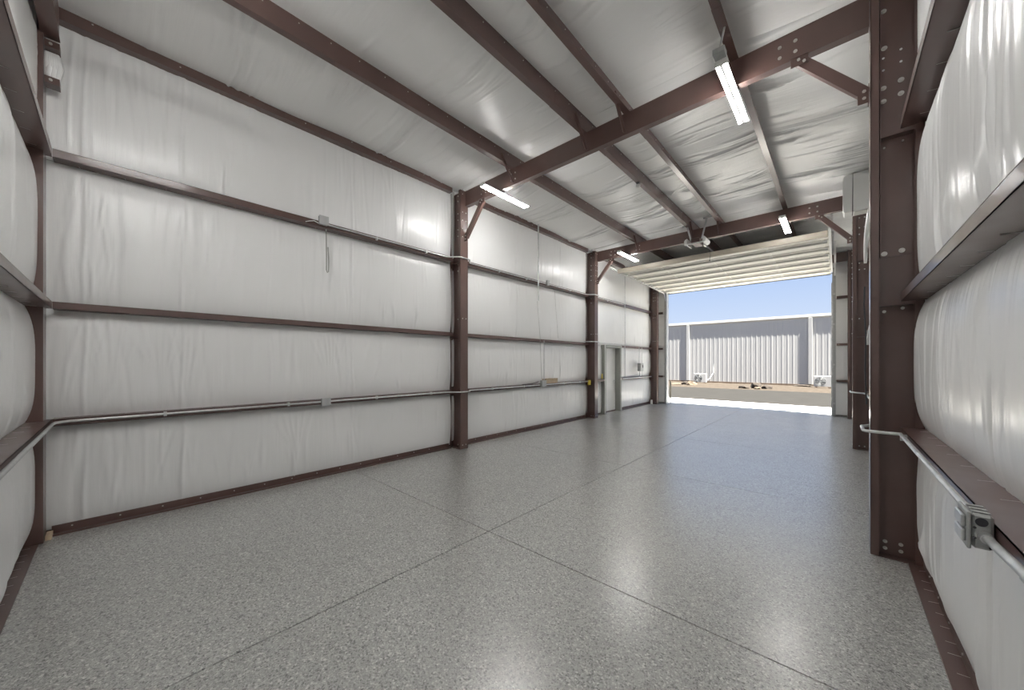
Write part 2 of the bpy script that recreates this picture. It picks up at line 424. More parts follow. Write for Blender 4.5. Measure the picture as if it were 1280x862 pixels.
for i, zz in enumerate((G1, G2, G3)):
    girt('%s brown girt across the large near bay of the left wall' % hn[i], 'L', -.388, 4.185, zz, i == 0)
    girt('%s brown girt on the left wall between the first and second columns' % hn[i], 'L', 4.435, 9.075, zz, i == 0)
    girt('%s brown girt on the left wall beyond the second column' % hn[i], 'L', 9.325 if i == 2 else 11.215, 13.785, zz, i == 0)
    girt('%s brown girt on the right wall beside the camera' % hn[i], 'R', -.30, 4.215, zz, i == 0)
    girt('%s brown girt on the right wall behind the big right column' % hn[i], 'R', 4.435, 9.075, zz, i == 0)
    girt('%s brown girt on the end wall at the left edge' % hn[i], 'B', -5.30, .30, zz, i == 0)
    for a, b_, w_ in ((-5.40, DX0 - .1, 'left'), (DX1 + .09, .46, 'right')):
        t = thing('wall_girt', '%s short brown girt on the far wall, %s of the big door opening' % (hn[i], w_), 'girt', (a, 14.3, zz[0]), 'brown wall girts')
        MB().box(a, b_, 14.26, 14.40, zz[0], zz[0] + .004).build('web', M['steel'], t)
        MB().box(a, b_, 14.256, 14.26, zz[0], zz[1]).build('flange', M['steel'], t)
t = thing('wall_girt', 'stub of pale girt between the second left column and the service door frame', 'girt', (GL, 9.33, 1.015), 'brown wall girts')
MB().box(GL, XL - .02, 9.325, 10.045, G1[1] - .004, G1[1]).build('web', M['steel'], t)
MB().box(GL, GL - .004, 9.325, 10.045, *G1).build('flange', M['steel'], t)

# ---------------------------------------------------------------- columns (back to back lipped channels)
def bolt(c, n_, parent, r=.019):
    m = MB().disc(c, n_, r, .004, 14)
    c2 = Vector(c) + Vector(n_).normalized() * .004
    m.disc(c2, n_, r * .62, .010, 6, .3)
    return m.build('bolt', M['bolt'], parent)
def column(label, side, fy, loc, top=4.75, plate=True, big=False):
    f0, f1 = fy; ym = (f0 + f1) / 2; xi, xo, s = (FL, -5.41, -1) if side == 'L' else (FR, .50, 1)
    t = thing('steel_column', label, 'column', (xi, ym, 0), 'brown steel columns')
    th = .005; lip = .050
    MB().box(xi + s * th, xo - s * th, ym - .004, ym + .004, .006, top).build('web', M['steel'], t)
    for nm, xa in (('flange', xi), ('flange', xo)):
        d_ = s if xa == xi else -s
        m = MB().box(xa, xa + d_ * th, f0, f1, .006, top)
        m.box(xa, xa + d_ * lip, f0, f0 + .004, .006, top).box(xa, xa + d_ * lip, f1 - .004, f1, .006, top)
        m.build(nm, M['steel'], t)
    # nested stiffener in the upper part
    m = MB().box(xi + s * .056, xi + s * .062, f0 + .012, ym, 2.47, top).box(xi + s * .062, xo - s * .056, ym - .010, ym - .004, 2.47, top)
    m.build('stiffener_plate', M['steel'], t)
    # clips under the girts
    for z in (2.06, 3.44):
        MB().box(xi + s * .056, xo - s * .055, f0 + .010, ym - .004, z, z + .006).build('clip', M['steel'], t)
    MB().box(xi + s * .03, xo - s * .03, f0 + .005, ym - .004, .002, .008).build('base_plate', M['steel'], t)
    n_ = (0, -1, 0)
    if big:
        for z in (4.21,): 
            bolt((xi + s * .085, ym - .010, z), n_, t)
        for z in (3.81, 3.95):
            pass
        for z in (2.38,): bolt((xi + s * .085, ym - .010, z + .12), n_, t); bolt((xi + s * .185, ym - .010, z + .13), n_, t)
        for z in (3.62, 3.73): bolt((xi + s * .08, ym - .010, z + .15), n_, t); bolt((xi + s * .18, ym - .010, z + .17), n_, t)
        for z in (4.52,): bolt((xi + s * .08, ym - .010, z), n_, t)
        for z in (2.02, 3.38): bolt((xi + s * .085, ym - .004, z), n_, t, .012); bolt((xi + s * .19, ym - .004, z + .02), n_, t, .012)
        for z in (.055, .11): bolt((xi + s * .09, ym - .004, z), n_, t, .014); bolt((xi + s * .18, ym - .004, z), n_, t, .014)
        hm = MB()
        for z in (4.03, 4.13): 
            hm.disc((xi + s * .08, ym - .0105, z), n_, .009, .001, 10).disc((xi + s * .18, ym - .0105, z + .02), n_, .009, .001, 10)
        o = hm.build('bolt_holes', M['vinyl'], t); stuff(o)
    else:
        pts = []
        for z in (3.30, 3.42, 3.95, 4.07, 4.25, 4.37, 4.6, 4.7, 2.40, .06):
            for q in (.09, .16): pts.append((xi + s * q, ym - .011, z))
        stuff(screws(pts, n_, .012, .008).build('bolts', M['bolt'], t))
        pts = [(xi - s * .001, f0 + q, z) for z in (.08, 2.4, 3.9, 4.05, 4.2, 4.35, 4.68, 4.76) for q in (.05, .13)]
        stuff(screws(pts, (-s, 0, 0), .010, .007).build('bolts', M['bolt'], t))
    return t
column('first brown steel column on the left wall, between the large near bay and middle bay', 'L', FY[0], '')
column('second brown steel column on the left wall, just before the service door', 'L', FY[1], '')
column('brown steel column in the far left corner next to the big door jamb', 'L', FY[2], '')
column('large brown steel column close up on the right, round bolts on its web', 'R', FY[0], '', big=True)
column('brown steel column on the right seen behind the large near column', 'R', FY[1], '')
column('narrow brown corner column at the far right next to the big door jamb', 'R', FY[2], '')
t = thing('steel_column', 'brown corner column between end wall and left wall at the left edge', 'column', (-5.18, -.5, 0), 'brown steel columns')
MB().box(-5.185, -5.18, -.66, -.43, .006, 4.8).build('web', M['steel'], t)
MB().box(-5.38, -5.185, -.436, -.43, .006, 4.8).box(-5.38, -5.185, -.66, -.654, .006, 4.8).build('flange', M['steel'], t)
stuff(screws([(-5.18, -.50, z) for z in (.22, .3)] , (1, 0, 0), .010, .006).build('bolts', M['bolt'], t))
o = MB().box(-5.38, -5.24, -.425, -.39, .004, .045).build('wood_shim', M['card'], t); o['label'] = 'small tan wooden shim at the foot'

# haunch connection at the corner top
t = thing('haunch_bracket', 'small bolted brown bracket under the rafter in the top left corner', 'bracket', (-5.2, -.4, 4.05))
MB().box(-5.30, -5.19, -.425, -.34, 4.40, 4.46).build('plate', M['steel'], t)
MB().box(-5.30, -5.19, -.425, -.34, 4.08, 4.14).build('plate', M['steel'], t)
o = MB()
random.seed(8)
for i in range(6):
    o.tube([(-5.27 + random.uniform(-.02, .02), -.425 + i * .012, 4.15), (-5.25, -.41 + i * .013, 4.27), (-5.27, -.42 + i * .012, 4.39)], [.018, .026, .016], 7)
o = o.build('insulation_scrap', M['vinyl'], t); o['label'] = 'crumpled white vinyl scrap'
stuff(screws([(-5.188, -.39, 4.43), (-5.188, -.39, 4.11)], (1, 0, 0), .012, .007).build('bolts', M['bolt'], t))

# ---------------------------------------------------------------- eave struts
for side, xf, s in (('left', -5.29, -1), ('right', .38, 1)):
    for (y0, y1, d_) in ((-.40, 4.19, 'near bay'), (4.43, 9.08, 'middle bay'), (9.32, 13.79, 'far bay')):
        t = thing('eave_strut', 'brown eave strut along the top of the %s wall in the %s' % (side, d_), 'eave strut', (xf, y0, 4.76), 'brown eave struts')
        MB().box(xf, xf + s * .004, y0, y1, 4.75, 4.865).build('flange', M['steel'], t)
        m = MB().box(xf, xf + s * .11, y0, y1, 4.746, 4.750).box(xf + s * .002, xf + s * .05, y0, y1, 4.861, 4.865)
        m.box(xf + s * .046, xf + s * .05, y0, y1, 4.865, 4.90).build('web', M['steel'], t)
        stuff(screws([(xf, y0 + .25 + i * .62, 4.83 - .03 * (i % 2)) for i in range(7)], (-s, 0, 0), .007, .005).build('screws', M['bolt'], t))

# ---------------------------------------------------------------- beams
BY = [(4.33, 4.415), (9.235, 9.32), (13.93, 14.01)]
def beam(label, f0, f1):
    t = thing('roof_beam', label, 'beam', (-2.45, (f0 + f1) / 2, 4.475), 'brown roof beams')
    x0, x1 = FL + .003, FR - .003
    MB().box(x0, x1, f0 + .004, f0 + .010, 4.485, 4.738).build('web', M['steel'], t)
    MB().box(x0, x1, f1 - .010, f1 - .004, 4.485, 4.738).build('web', M['steel'], t)
    MB().box(x0, x1, f0, f1, 4.475, 4.485).build('bottom_flange', M['steel'], t)
    MB().box(x0, x1, f0, f1, 4.738, 4.746).build('top_flange', M['steel'], t)
    n_ = (0, -1, 0)
    for x in (-.42, -.30):
        for z in (4.55, 4.65): bolt((x, f0 + .004, z), n_, t, .016)
    pts = [(x, f0 + .004, z) for x in (-4.55, -4.66, -3.95, -3.86) for z in (4.56, 4.66)]
    stuff(screws(pts, n_, .012, .008).build('bolts', M['bolt'], t))
    return t
beam('nearest brown roof beam spanning from the large right column to the left wall', *BY[0])
beam('second brown roof beam, behind the first and above the raised door end', *BY[1])
beam('farthest brown roof beam over the open overhead door', *BY[2])
t = thing('roof_beam', 'brown end wall rafter in the top left corner of the frame', 'beam', (-2.45, -.4, 4.5), 'brown roof beams')
MB().box(-5.24, .2, -.445, -.34, 4.50, 4.51).build('bottom_flange', M['steel'], t)
MB().box(-5.24, .2, -.352, -.346, 4.51, 4.80).build('web', M['steel'], t)

def brace(label, side, fy):
    fy = (fy[0] + .06, fy[0] + .19)
    ym = (fy[0] + fy[1]) / 2; s = 1 if side == 'L' else -1; xc = FL + .004 if side == 'L' else FR - .004
    t = thing('knee_brace', label, 'brace', (xc, ym, 3.85), 'brown knee braces')
    a = Vector((xc + s * .012, ym, 3.90)); b_ = Vector((xc + s * .47, ym, 4.455)); d_ = (b_ - a).normalized(); pn = Vector((-d_.z, 0, d_.x)) * .042
    for k_, (yy0, yy1) in enumerate(((fy[0] + .045, fy[0] + .050),)):
        vs_ = [a - pn, a + pn, b_ + pn, b_ - pn]
        m = MB()
        p1 = [(v_.x, yy0, v_.z) for v_ in vs_]; p2 = [(v_.x, yy1, v_.z) for v_ in vs_]
        m.add(p1 + p2, [(0, 1, 2, 3), (7, 6, 5, 4), (0, 4, 5, 1), (1, 5, 6, 2), (2, 6, 7, 3), (3, 7, 4, 0)])
        for sg in (-1, 1):
            q0 = a + pn * sg; q1 = b_ + pn * sg; th = pn.normalized() * .004 * -sg
            P = [(q0.x, yy1, q0.z), (q1.x, yy1, q1.z), (q1.x + th.x, yy1, q1.z + th.z), (q0.x + th.x, yy1, q0.z + th.z)]
            Q = [(x, yy1 + .05, z) for (x, y, z) in P]
            m.add(P + Q, [(0, 1, 2, 3), (7, 6, 5, 4), (0, 4, 5, 1), (1, 5, 6, 2), (2, 6, 7, 3), (3, 7, 4, 0)])
        m.build('brace_channel', M['steel'], t)
    MB().box(xc, xc + s * .005, fy[0] + .02, fy[1] - .03, 3.81, 3.97).box(xc + s * .005, xc + s * .07, fy[0] + .036, fy[0] + .042, 3.82, 3.95).build('lower_clip', M['steel'], t)
    MB().box(xc + s * .40, xc + s * .54, fy[0] + .02, fy[1] - .03, 4.468, 4.473).box(xc + s * .40, xc + s * .53, fy[0] + .036, fy[0] + .042, 4.39, 4.468).build('upper_clip', M['steel'], t)
    c = [(xc + s * .03, fy[0] + .034, 3.86), (xc + s * .03, fy[0] + .034, 3.92), (xc + s * .43, fy[0] + .034, 4.41), (xc + s * .47, fy[0] + .034, 4.44)]
    stuff(screws(c, (0, -1, 0), .013, .010).build('bolts', M['bolt'], t))
brace('brown diagonal knee brace at the top of the first left column', 'L', FY[0])
brace('brown diagonal knee brace at the top of the second left column', 'L', FY[1])
brace('brown knee brace from the large right column up to the nearest beam', 'R', FY[0])
brace('brown knee brace from the second right column up to the second beam', 'R', FY[1])

# ---------------------------------------------------------------- purlins
pl = ['first brown roof purlin in from the left wall', 'wide brown roof purlin just left of the ridge, row of screws', 'brown roof purlin just right of the ridge', 'right hand brown roof purlin running over the ceiling lights']
for i, ((x, s), lab) in enumerate(zip(PX, pl)):
    t = thing('roof_purlin', lab, 'purlin', (x, 6.9, 4.83), 'brown roof purlins')
    y0, y1 = -.60, 14.35
    th = .0035
    MB().box(x - th / 2, x + th / 2, y0, y1, 4.754, ZR + .01).build('web', M['steel'], t)
    m = MB().box(x - s * .001, x + s * .072, y0, y1, 4.750, 4.7535)
    m.box(x + s * .0685, x + s * .072, y0, y1, 4.7535, 4.772).build('flange', M['steel'], t)
    for yc in (4.31, 9.20):
        q = MB().box(x - .005, x + .005, yc - .72, yc + .72, 4.7535, ZR).box(x - s * .004, x + s * .076, yc - .72, yc + .72, 4.7485, 4.7499)
        q.build('lap_splice', M['steel'], t)
    pts = [(x + .003, -.3 + k_ * .3, 4.905) for k_ in range(48)]
    stuff(screws(pts, (1, 0, 0), .006, .005).build('screws', M['bolt'], t))
    if i < 3:
        for fi, (f0, f1) in enumerate(FY[:2]):
            o = MB()
            a = (x + .008, BY[fi][0] - .31, 4.85); b2 = (x - .004, BY[fi][0] - .006, 4.505)
            A = Vector(a); B = Vector(b2)
            for dx0, dx1, dy0, dy1 in ((0, .034, 0, .004), (0, .004, -.034, .004)):
                P = [(A.x + dx0, A.y + dy0, A.z), (A.x + dx1, A.y + dy0, A.z), (A.x + dx1, A.y + dy1, A.z), (A.x + dx0, A.y + dy1, A.z)]
                Q = [(B.x + dx0, B.y + dy0, B.z), (B.x + dx1, B.y + dy0, B.z), (B.x + dx1, B.y + dy1, B.z), (B.x + dx0, B.y + dy1, B.z)]
                o.add(P + Q, [(3, 2, 1, 0), (4, 5, 6, 7), (0, 1, 5, 4), (1, 2, 6, 5), (2, 3, 7, 6), (3, 0, 4, 7)])
            o.build('flange_strut', M['steel'], t)

# ---------------------------------------------------------------- LED fixtures
def fixture(label, x, y0, led='led'):
    t = thing('strip_light', label, 'ceiling light', (x, y0, 4.47), 'LED strip lights under the roof')
    z = 4.470; y1 = y0 + 1.09
    m = MB().prism([(x - .030, z), (x + .030, z), (x + .050, z - .022), (x + .050, z - .034), (x - .050, z - .034), (x - .050, z - .022)], 1, y0, y1)
    m.build('housing', M['fixture'], t)
    m = MB().box(x - .054, x + .054, y0 - .012, y0, z - .046, z + .004).build('end_cap', M['fixture'], t)
    m = MB().box(x - .054, x + .054, y1, y1 + .012, z - .046, z + .004).build('end_cap', M['fixture'], t)
    MB().prism([(x - .018, z - .034), (x + .018, z - .034), (x + .008, z - .050), (x - .008, z - .050)], 1, y0, y1).build('reflector', M['fixture'], t)
    for sx in (-1, 1):
        MB().tube([(x + sx * .038, y0 + .004, z - .043), (x + sx * .038, y1 - .004, z - .043)], .009, 10).build('led_tube', M[led], t)
    return t
fixture('double tube strip light nearest the large right column, crossing the first beam', -.825, 3.88)
fixture('double tube strip light by the top of the first left column', -4.22, 3.95)
fixture('strip light by the top of the second left column', -4.18, 8.72)
fixture('strip light below the right hand purlin at the second beam', -.81, 8.78)
fixture('first added fill light on the end wall rafter, over the camera', -.50, -.325, 'led_fill')  # this and the next two are added out of view to brighten the near bay
fixture('middle added fill light on the end wall rafter', -1.70, -.325, 'led_fill')
fixture('added fill light on the end wall rafter farthest from the camera', -2.90, -.325, 'led_fill')
t = thing('conduit_box', 'small grey junction box on the purlin above the nearest ceiling light', 'junction box', (-.83, 3.8, 4.48))
MB().box(-.875, -.775, 3.765, 3.865, 4.475, 4.53, bev=.004).build('box_body', M['box'], t)
MB().tube([(-.82, 3.80, 4.53), (-.80, 3.83, 4.68), (-.79, 3.85, 4.76)], .010, 8).build('conduit', M['galv'], t)

# ---------------------------------------------------------------- overhead door, raised
t = thing('overhead_door', 'cream sectional overhead door raised flat under the roof beams', 'garage door', (-2.52, 12.2, 4.3))
Y0, Y1 = 10.14, 14.46; H = (Y1 - Y0) / 7
def dz(y): return 4.345 - (y - Y0) / (Y1 - Y0) * .095
x0, x1 = -4.90, -.16
for i in range(7):
    a = Y0 + i * H; b_ = a + H - .006
    za, zb = dz(a), dz(b_)
    m = MB()
    prof = [(a, za + .045), (b_, zb + .045), (b_, zb), (b_ - .035, zb), (b_ - .05, zb + .022), (a + .05, za + .022), (a + .035, za), (a, za)]
    m.prism(prof, 0, x0, x1)
    p = m.build('door_panel', M['cream'], t)
    for xh in (x0 + .10, -3.82, -2.55, -1.28, x1 - .10):
        MB().box(xh - .025, xh + .025, a + .036, b_ - .036, min(za, zb) + .012, za + .024).build('stile', M['cream'], p)
    if i:
        # horizontal strut next to the joint
        m = MB().prism([(a + .05, za + .022), (a + .05, za - .03), (a + .062, za - .042), (a + .088, za - .042), (a + .10, za - .03), (a + .10, za + .022)], 0, x0 + .02, x1 - .02)
        m.build('strut', M['creamd'], t)
    for xh in (x0 + .05, -3.82, -2.55, -1.28, x1 - .05):
        hb = MB().box(xh - .032, xh + .032, a - .045, a + .045, za - .010, za - .003)
        hb.tube([(xh - .03, a, za - .012), (xh + .03, a, za - .012)], .009, 8)
        if i: hb.build('hinge', M['white'], t)
m = MB().prism([(Y0 + .0, 4.345 + .045), (Y0 - .012, 4.345 + .045), (Y0 - .02, 4.30), (Y0 - .012, 4.262), (Y0 + .05, 4.262), (Y0 + .05, 4.345)], 0, x0, x1)
m.build('top_strut', M['beige'], t)
MB().box(x0, x1, Y1 - .004, Y1 + .020, dz(Y1) - .018, dz(Y1) + .045).build('bottom_seal', M['dark'], t)
for xs in (-3.95, -2.97, -1.6):
    MB().box(xs - .03, xs + .03, Y1 - H + .10, Y1 - .05, dz(Y1) - .004, dz(Y1) + .004).build('lift_plate', M['white'], t)
for xs in (x0 - .02, x1 + .02):
    for i in range(8):
        y = Y0 + .02 + i * H * .995
        MB().disc((xs - .012, y, dz(y) + .012), (1, 0, 0), .022, .024, 12).build('roller', M['galv'], t)

# tracks
def track(label, x, s):
    t = thing('door_track', label, 'door track', (x, 12, 0), 'overhead door tracks')
    yt = 14.30
    m = MB().box(x, x + s * .004, yt - .03, yt + .03, .02, 3.95).box(x, x - s * .035, yt - .034, yt - .030, .02, 3.95).box(x, x - s * .035, yt + .03, yt + .034, .02, 3.95)
    m.build('vertical_track', M['galv'], t)
    # curve
    pts = []
    for k_ in range(9):
        a = math.pi / 2 * k_ / 8; pts.append((yt - .30 + .30 * math.cos(a), 3.95 + .30 * math.sin(a)))
    m = MB()
    for (ya, za), (yb, zb) in zip(pts, pts[1:]):
        n_ = Vector((zb - za, -(yb - ya))).normalized() * .03
        m.prism([(ya + n_.x, za + n_.y), (yb + n_.x, zb + n_.y), (yb - n_.x, zb - n_.y), (ya - n_.x, za - n_.y)], 0, x, x + s * .004)
    m.build('curved_track', M['galv'], t)
    m = MB().prism([(14.0, 4.22), (9.75, 4.335), (9.75, 4.39), (14.0, 4.28)], 0, x, x + s * .004)
    m.prism([(14.0, 4.216), (9.75, 4.331), (9.75, 4.335), (14.0, 4.22)], 0, x, x - s * .035)
    m.prism([(14.0, 4.28), (9.75, 4.39), (9.75, 4.394), (14.0, 4.284)], 0, x, x - s * .035)
    m.build('horizontal_track', M['white'], t)
    for y in (9.82, 12.0):
        z = 4.39 - (y - 9.75) / 4.25 * .11
        MB().box(x + s * .006, x + s * .04, y, y + .004, z - .06, 5.0).box(x + s * .006, x + s * .010, y, y + .035, z - .06, 5.0).build('hanger', M['galv'], t)
    for z in (.35, 1.5, 2.7, 3.6):
        MB().box(x + s * .005, x + s * .05, yt - .03, yt + .04, z, z + .05).build('bracket', M['galv'], t)
    return t
track('galvanised door track along the left side of the raised door', x0 - .045, -1)
t2 = track('galvanised door track along the right side of the raised door', x1 + .045, 1)
MB().box(-.075, -.035, 12.02, 12.03, 3.75, 4.62).build('strap', M['white'], t2)['label'] = 'white perforated strap hanging below the track'

# galvanised jambs of the big opening
for nm, a, b_ in (('trim_1', DX0 - .07, DX0 + .01), ('trim_2', DX1 - .01, DX1 + .07)):
    s = 1 if nm == 'trim_1' else -1
    m = MB().box(a, b_, 14.335, 14.34, 0, 4.35).box(b_ if s > 0 else a, (b_ if s > 0 else a) - s * .004, 14.34, 14.56, 0, 4.35)
    m.box(a, b_, 14.555, 14.56, 0, 4.35)
    shell(nm, m, M['galvd'])
shell('trim_3', MB().box(DX0, DX1, 14.48, 14.56, DZ + .08, DZ + .14), M['galvd'])

# ---------------------------------------------------------------- opener
t = thing('door_opener', 'overhead door opener with white light lenses hung from two angle irons', 'door opener', (-2.43, 9.0, 4.3))
MB().box(-2.52, -2.34, 8.92, 9.28, 4.33, 4.45, bev=.012).build('motor_housing', M['steel'], t)
for xa, xb in ((-2.66, -2.525), (-2.335, -2.20)):
    m = MB()
    prof = []
    xc = (xa + xb) / 2; sg = -1 if xa < -2.5 else 1
    for k_ in range(9):
        a = -math.pi / 2 + math.pi * k_ / 8
        prof.append((xc - sg * .05 + sg * (.05 + .068 * math.cos(a)), 4.385 + .07 * math.sin(a)))
    m.prism(prof, 1, 8.90, 9.26).build('light_lens', M['white'], t)
MB().box(-2.64, -2.22, 8.885, 8.905, 4.305, 4.335, bev=.006).build('front_rail', M['white'], t)
def angle(x_a, x_b, y, z0, z1, m):
    P = [(x_a, y, z0), (x_a + .038, y, z0), (x_a + .038, y + .004, z0), (x_a, y + .004, z0)]
    Q = [(x_b, y, z1), (x_b + .038, y, z1), (x_b + .038, y + .004, z1), (x_b, y + .004, z1)]
    m.add(P + Q, [(3, 2, 1, 0), (4, 5, 6, 7), (0, 1, 5, 4), (1, 2, 6, 5), (2, 3, 7, 6), (3, 0, 4, 7)])
    P = [(x_a, y + .004, z0), (x_a + .004, y + .004, z0), (x_a + .004, y + .038, z0), (x_a, y + .038, z0)]
    Q = [(x_b, y + .004, z1), (x_b + .004, y + .004, z1), (x_b + .004, y + .038, z1), (x_b, y + .038, z1)]
    m.add(P + Q, [(3, 2, 1, 0), (4, 5, 6, 7), (0, 1, 5, 4), (1, 2, 6, 5), (2, 3, 7, 6), (3, 0, 4, 7)])
    return m
angle(-2.55, -2.64, 8.98, 4.42, 4.79, MB()).build('hanger_angle', M['galv'], t)
angle(-2.32, -2.21, 8.98, 4.42, 4.88, MB()).build('hanger_angle', M['galv'], t)
MB().box(-2.27, -2.02, 8.975, 8.98, 4.85, 4.885).build('cross_angle', M['galv'], t)
MB().box(-2.72, -2.56, 8.975, 8.98, 4.76, 4.795).build('cross_angle', M['galv'], t)
MB().box(-2.45, -2.41, 9.28, 14.3, 4.46, 4.50).build('drive_rail', M['galv'], t)
MB().tube([(-2.40, 10.05, 4.45), (-2.38, 10.06, 4.30), (-2.40, 10.07, 4.17)], .005, 6).build('release_cord', M['dark'], t)
MB().disc((-2.40, 10.07, 4.15), (0, 0, 1), .012, .03, 8).build('release_knob', M['dark'], t)

# ---------------------------------------------------------------- service door (left wall)
t = struct(MB().box(-5.50, -5.46, 10.135, 11.095, .012, 2.05, bev=.003).build('door_1', M['leaf']))
MB().box(-5.53, GL, 10.05, 10.13, 0, 2.13).build('door_jamb', M['jamb'], t)
MB().box(-5.53, GL, 11.10, 11.18, 0, 2.13).build('door_jamb', M['jamb'], t)
MB().box(-5.53, GL, 10.13, 11.10, 2.055, 2.13).build('door_head', M['jamb'], t)
MB().box(GL, GL + .005, 10.03, 10.06, 0, 2.13).box(GL, GL + .005, 11.17, 11.20, 0, 2.13).build('door_casing', M['leaf'], t)
h = MB().tube([(-5.46, 11.0, 1.0), (-5.41, 11.0, 1.0), (-5.405, 10.99, 1.0), (-5.405, 10.88, 1.0)], .010, 8).disc((-5.46, 11.0, 1.0), (1, 0, 0), .028, .008, 12)
h.build('door_handle', M['galv'], t)
MB().box(-5.46, -5.454, 10.15, 11.08, .012, .022).build('sweep', M['dark'], t)

# ---------------------------------------------------------------- electrical conduits
R = .0125
def conduit(label, pts, r=R, group='steel conduit runs', straps=(), nrm=(1, 0, 0)):
    t = thing('conduit', label, 'conduit', pts[0], group)
    MB().tube(pts, r, 10).build('pipe', M['galv'], t)
    if straps:
        m = MB()
        for p in straps:
            p = Vector(p); m.box(p.x - .017 , p.x + .017, p.y - .012, p.y + .012, p.z - .022, p.z + .022)
        stuff(m.build('straps', M['galv'], t))
    return t
xc = GL + .017; zc = 1.055
conduit('grey conduit turning the left corner on the lowest girts, to the first box',
        [(.25, GB + .017, zc), (-5.10, GB + .017, zc), (-5.20, GB + .025, zc), (xc - .005, GB + .10, zc), (xc, GB + .22, zc), (xc, 1.89, zc)], straps=[(xc, y, zc) for y in (.35, 1.5)])
def wrap(f0, f1, xg, xf, z, ya, yb):
    s = 1 if xf > xg else -1
    return [(xg, ya, z), (xg, f0 - .22, z), (xg + s * .02, f0 - .16, z), (xf + s * .012, f0 - .035, z), (xf + s * .018, f0, z), (xf + s * .018, f1, z), (xf + s * .012, f1 + .035, z), (xg + s * .02, f1 + .16, z), (xg, f1 + .22, z), (xg, yb, z)]
conduit('grey conduit on the lowest left girt, bending round the first left column', wrap(*FY[0], xc, FL, zc, 2.01, 6.80), straps=[(xc, y, zc) for y in (2.7, 3.7, 5.2, 6.2)])
conduit('grey conduit on the lowest left girt running up to the second left column', [(xc, 6.98, zc), (xc, 9.05, zc)], straps=[(xc, y, zc) for y in (7.8, 8.6)])
z3 = 3.50
conduit('grey conduit on the highest left girt, from its box round the first left column', wrap(*FY[0], xc, FL, z3 + .01, 1.99, 7.03), straps=[(xc, y, z3) for y in (2.7, 3.6, 5.4, 6.3)])
conduit('grey conduit on the highest left girt, bending round the second left column', wrap(*FY[1], xc, FL, z3 + .01, 7.13, 11.3), straps=[(xc, y, z3) for y in (8.1, 10.2)])
conduit('pale conduit over the service door, round the second left column', wrap(*FY[1], xc, FL, 2.18, 8.8, 11.45))
conduit('short conduit on the lowest left girt beyond the service door', [(xc, 11.25, zc), (xc, 13.7, zc)])
conduit('tall thin vertical conduit in the middle bay, rising to the eave', [(xc + .031, 6.69, 3.05), (xc + .031, 6.69, 4.80), (xc + .035, 6.69, 4.87), (xc + .06, 6.69, 4.90)], .016)
conduit('thin vertical conduit between the two lower girts in the middle bay', [(xc + .002, 6.95, 1.12), (xc + .002, 6.95, 2.12)], .009)
conduit('thin vertical conduit on the left wall beyond the service door', [(xc + .002, 11.40, 1.08), (xc + .002, 11.40, 4.45)], .010)
conduit('conduit dropping from the middle girt into the grey disconnect box', [(xc, 12.56, 1.56), (xc, 12.56, 2.12)], .012)
conduit('second conduit beside the disconnect box near the far left column', [(xc, 12.80, 1.10), (xc, 12.80, 2.12)], .009)
xr = GR - .017
conduit('grey conduit along the lowest right girt, ending at the weatherproof box',
        [(xr - .006, 1.98, 1.072), (xr - .006, 3.95, 1.06), (xr - .02, 4.02, 1.05), (xr - .11, 4.10, 1.04), (FR - .03, 4.155, 1.035), (FR - .045, 4.185, 1.035)],  straps=[(xr, y, 1.05) for y in (3.85,)])
conduit('grey conduit passing the room face of the large right column', [(FR - .045, 4.19, 1.035), (FR - .045, 4.43, 1.035), (FR + .02, 4.52, 1.04), (xr, 4.62, 1.05), (xr, 8.7, 1.05)])
conduit('grey conduit bending round the second right column', [(xr, 8.71, 1.05), (xr - .02, 8.86, 1.05), (FR + .03, 8.97, 1.05), (FR - .02, 9.06, 1.05), (FR - .03, 9.10, 1.05), (FR - .03, 9.36, 1.05)])
conduit('thick grey conduit leaving the weatherproof box towards the camera', [(.347, 1.858, 1.045), (.350, 1.60, 1.060), (.352, 1.45, 1.066), (.352, .25, 1.066)], .0125)
MB().tube([(.351, 1.52, 1.063), (.352, 1.475, 1.065)], .0155, 12).build('coupling', M['galv'], bpy.data.objects[-1] if False else [o for o in C.objects if o.get('label', '').startswith('thick grey conduit')][0])
# cables
def cable(label, pts, r=.004, m='cable'):
    return tag(MB().tube(pts, r, 6).build('cable', M[m], origin=pts[0]), label, 'cable')
cable('thin cable hanging below the vertical conduit in the middle bay', [(xc, 6.69, 3.04), (xc + .004, 6.74, 2.6), (xc - .002, 6.80, 2.2), (xc, 6.83, 1.6), (xc + .003, 6.86, 1.15)], .004)
cable('looped grey cord hanging from the box on the highest left girt', [(xc, 1.96, 3.44), (xc + .004, 1.965, 3.1), (xc + .003, 1.965, 2.88), (xc + .004, 1.975, 2.845), (xc + .004, 1.99, 2.86), (xc + .003, 1.995, 3.0), (xc + .002, 1.985, 3.2)], .008, 'cable')
cable('thin dark cord on the left wall below the highest girt in the middle bay', [(xc - .02, 7.42, 3.40), (xc - .035, 7.5, 2.9), (xc - .01, 7.56, 2.2)], .003)
cable('short flexible wire left of the box on the highest left girt', [(xc + .002, 1.86, 3.50), (xc + .02, 1.80, 3.51), (xc + .02, 1.74, 3.49), (xc, 1.70, 3.475)], .006, 'white')

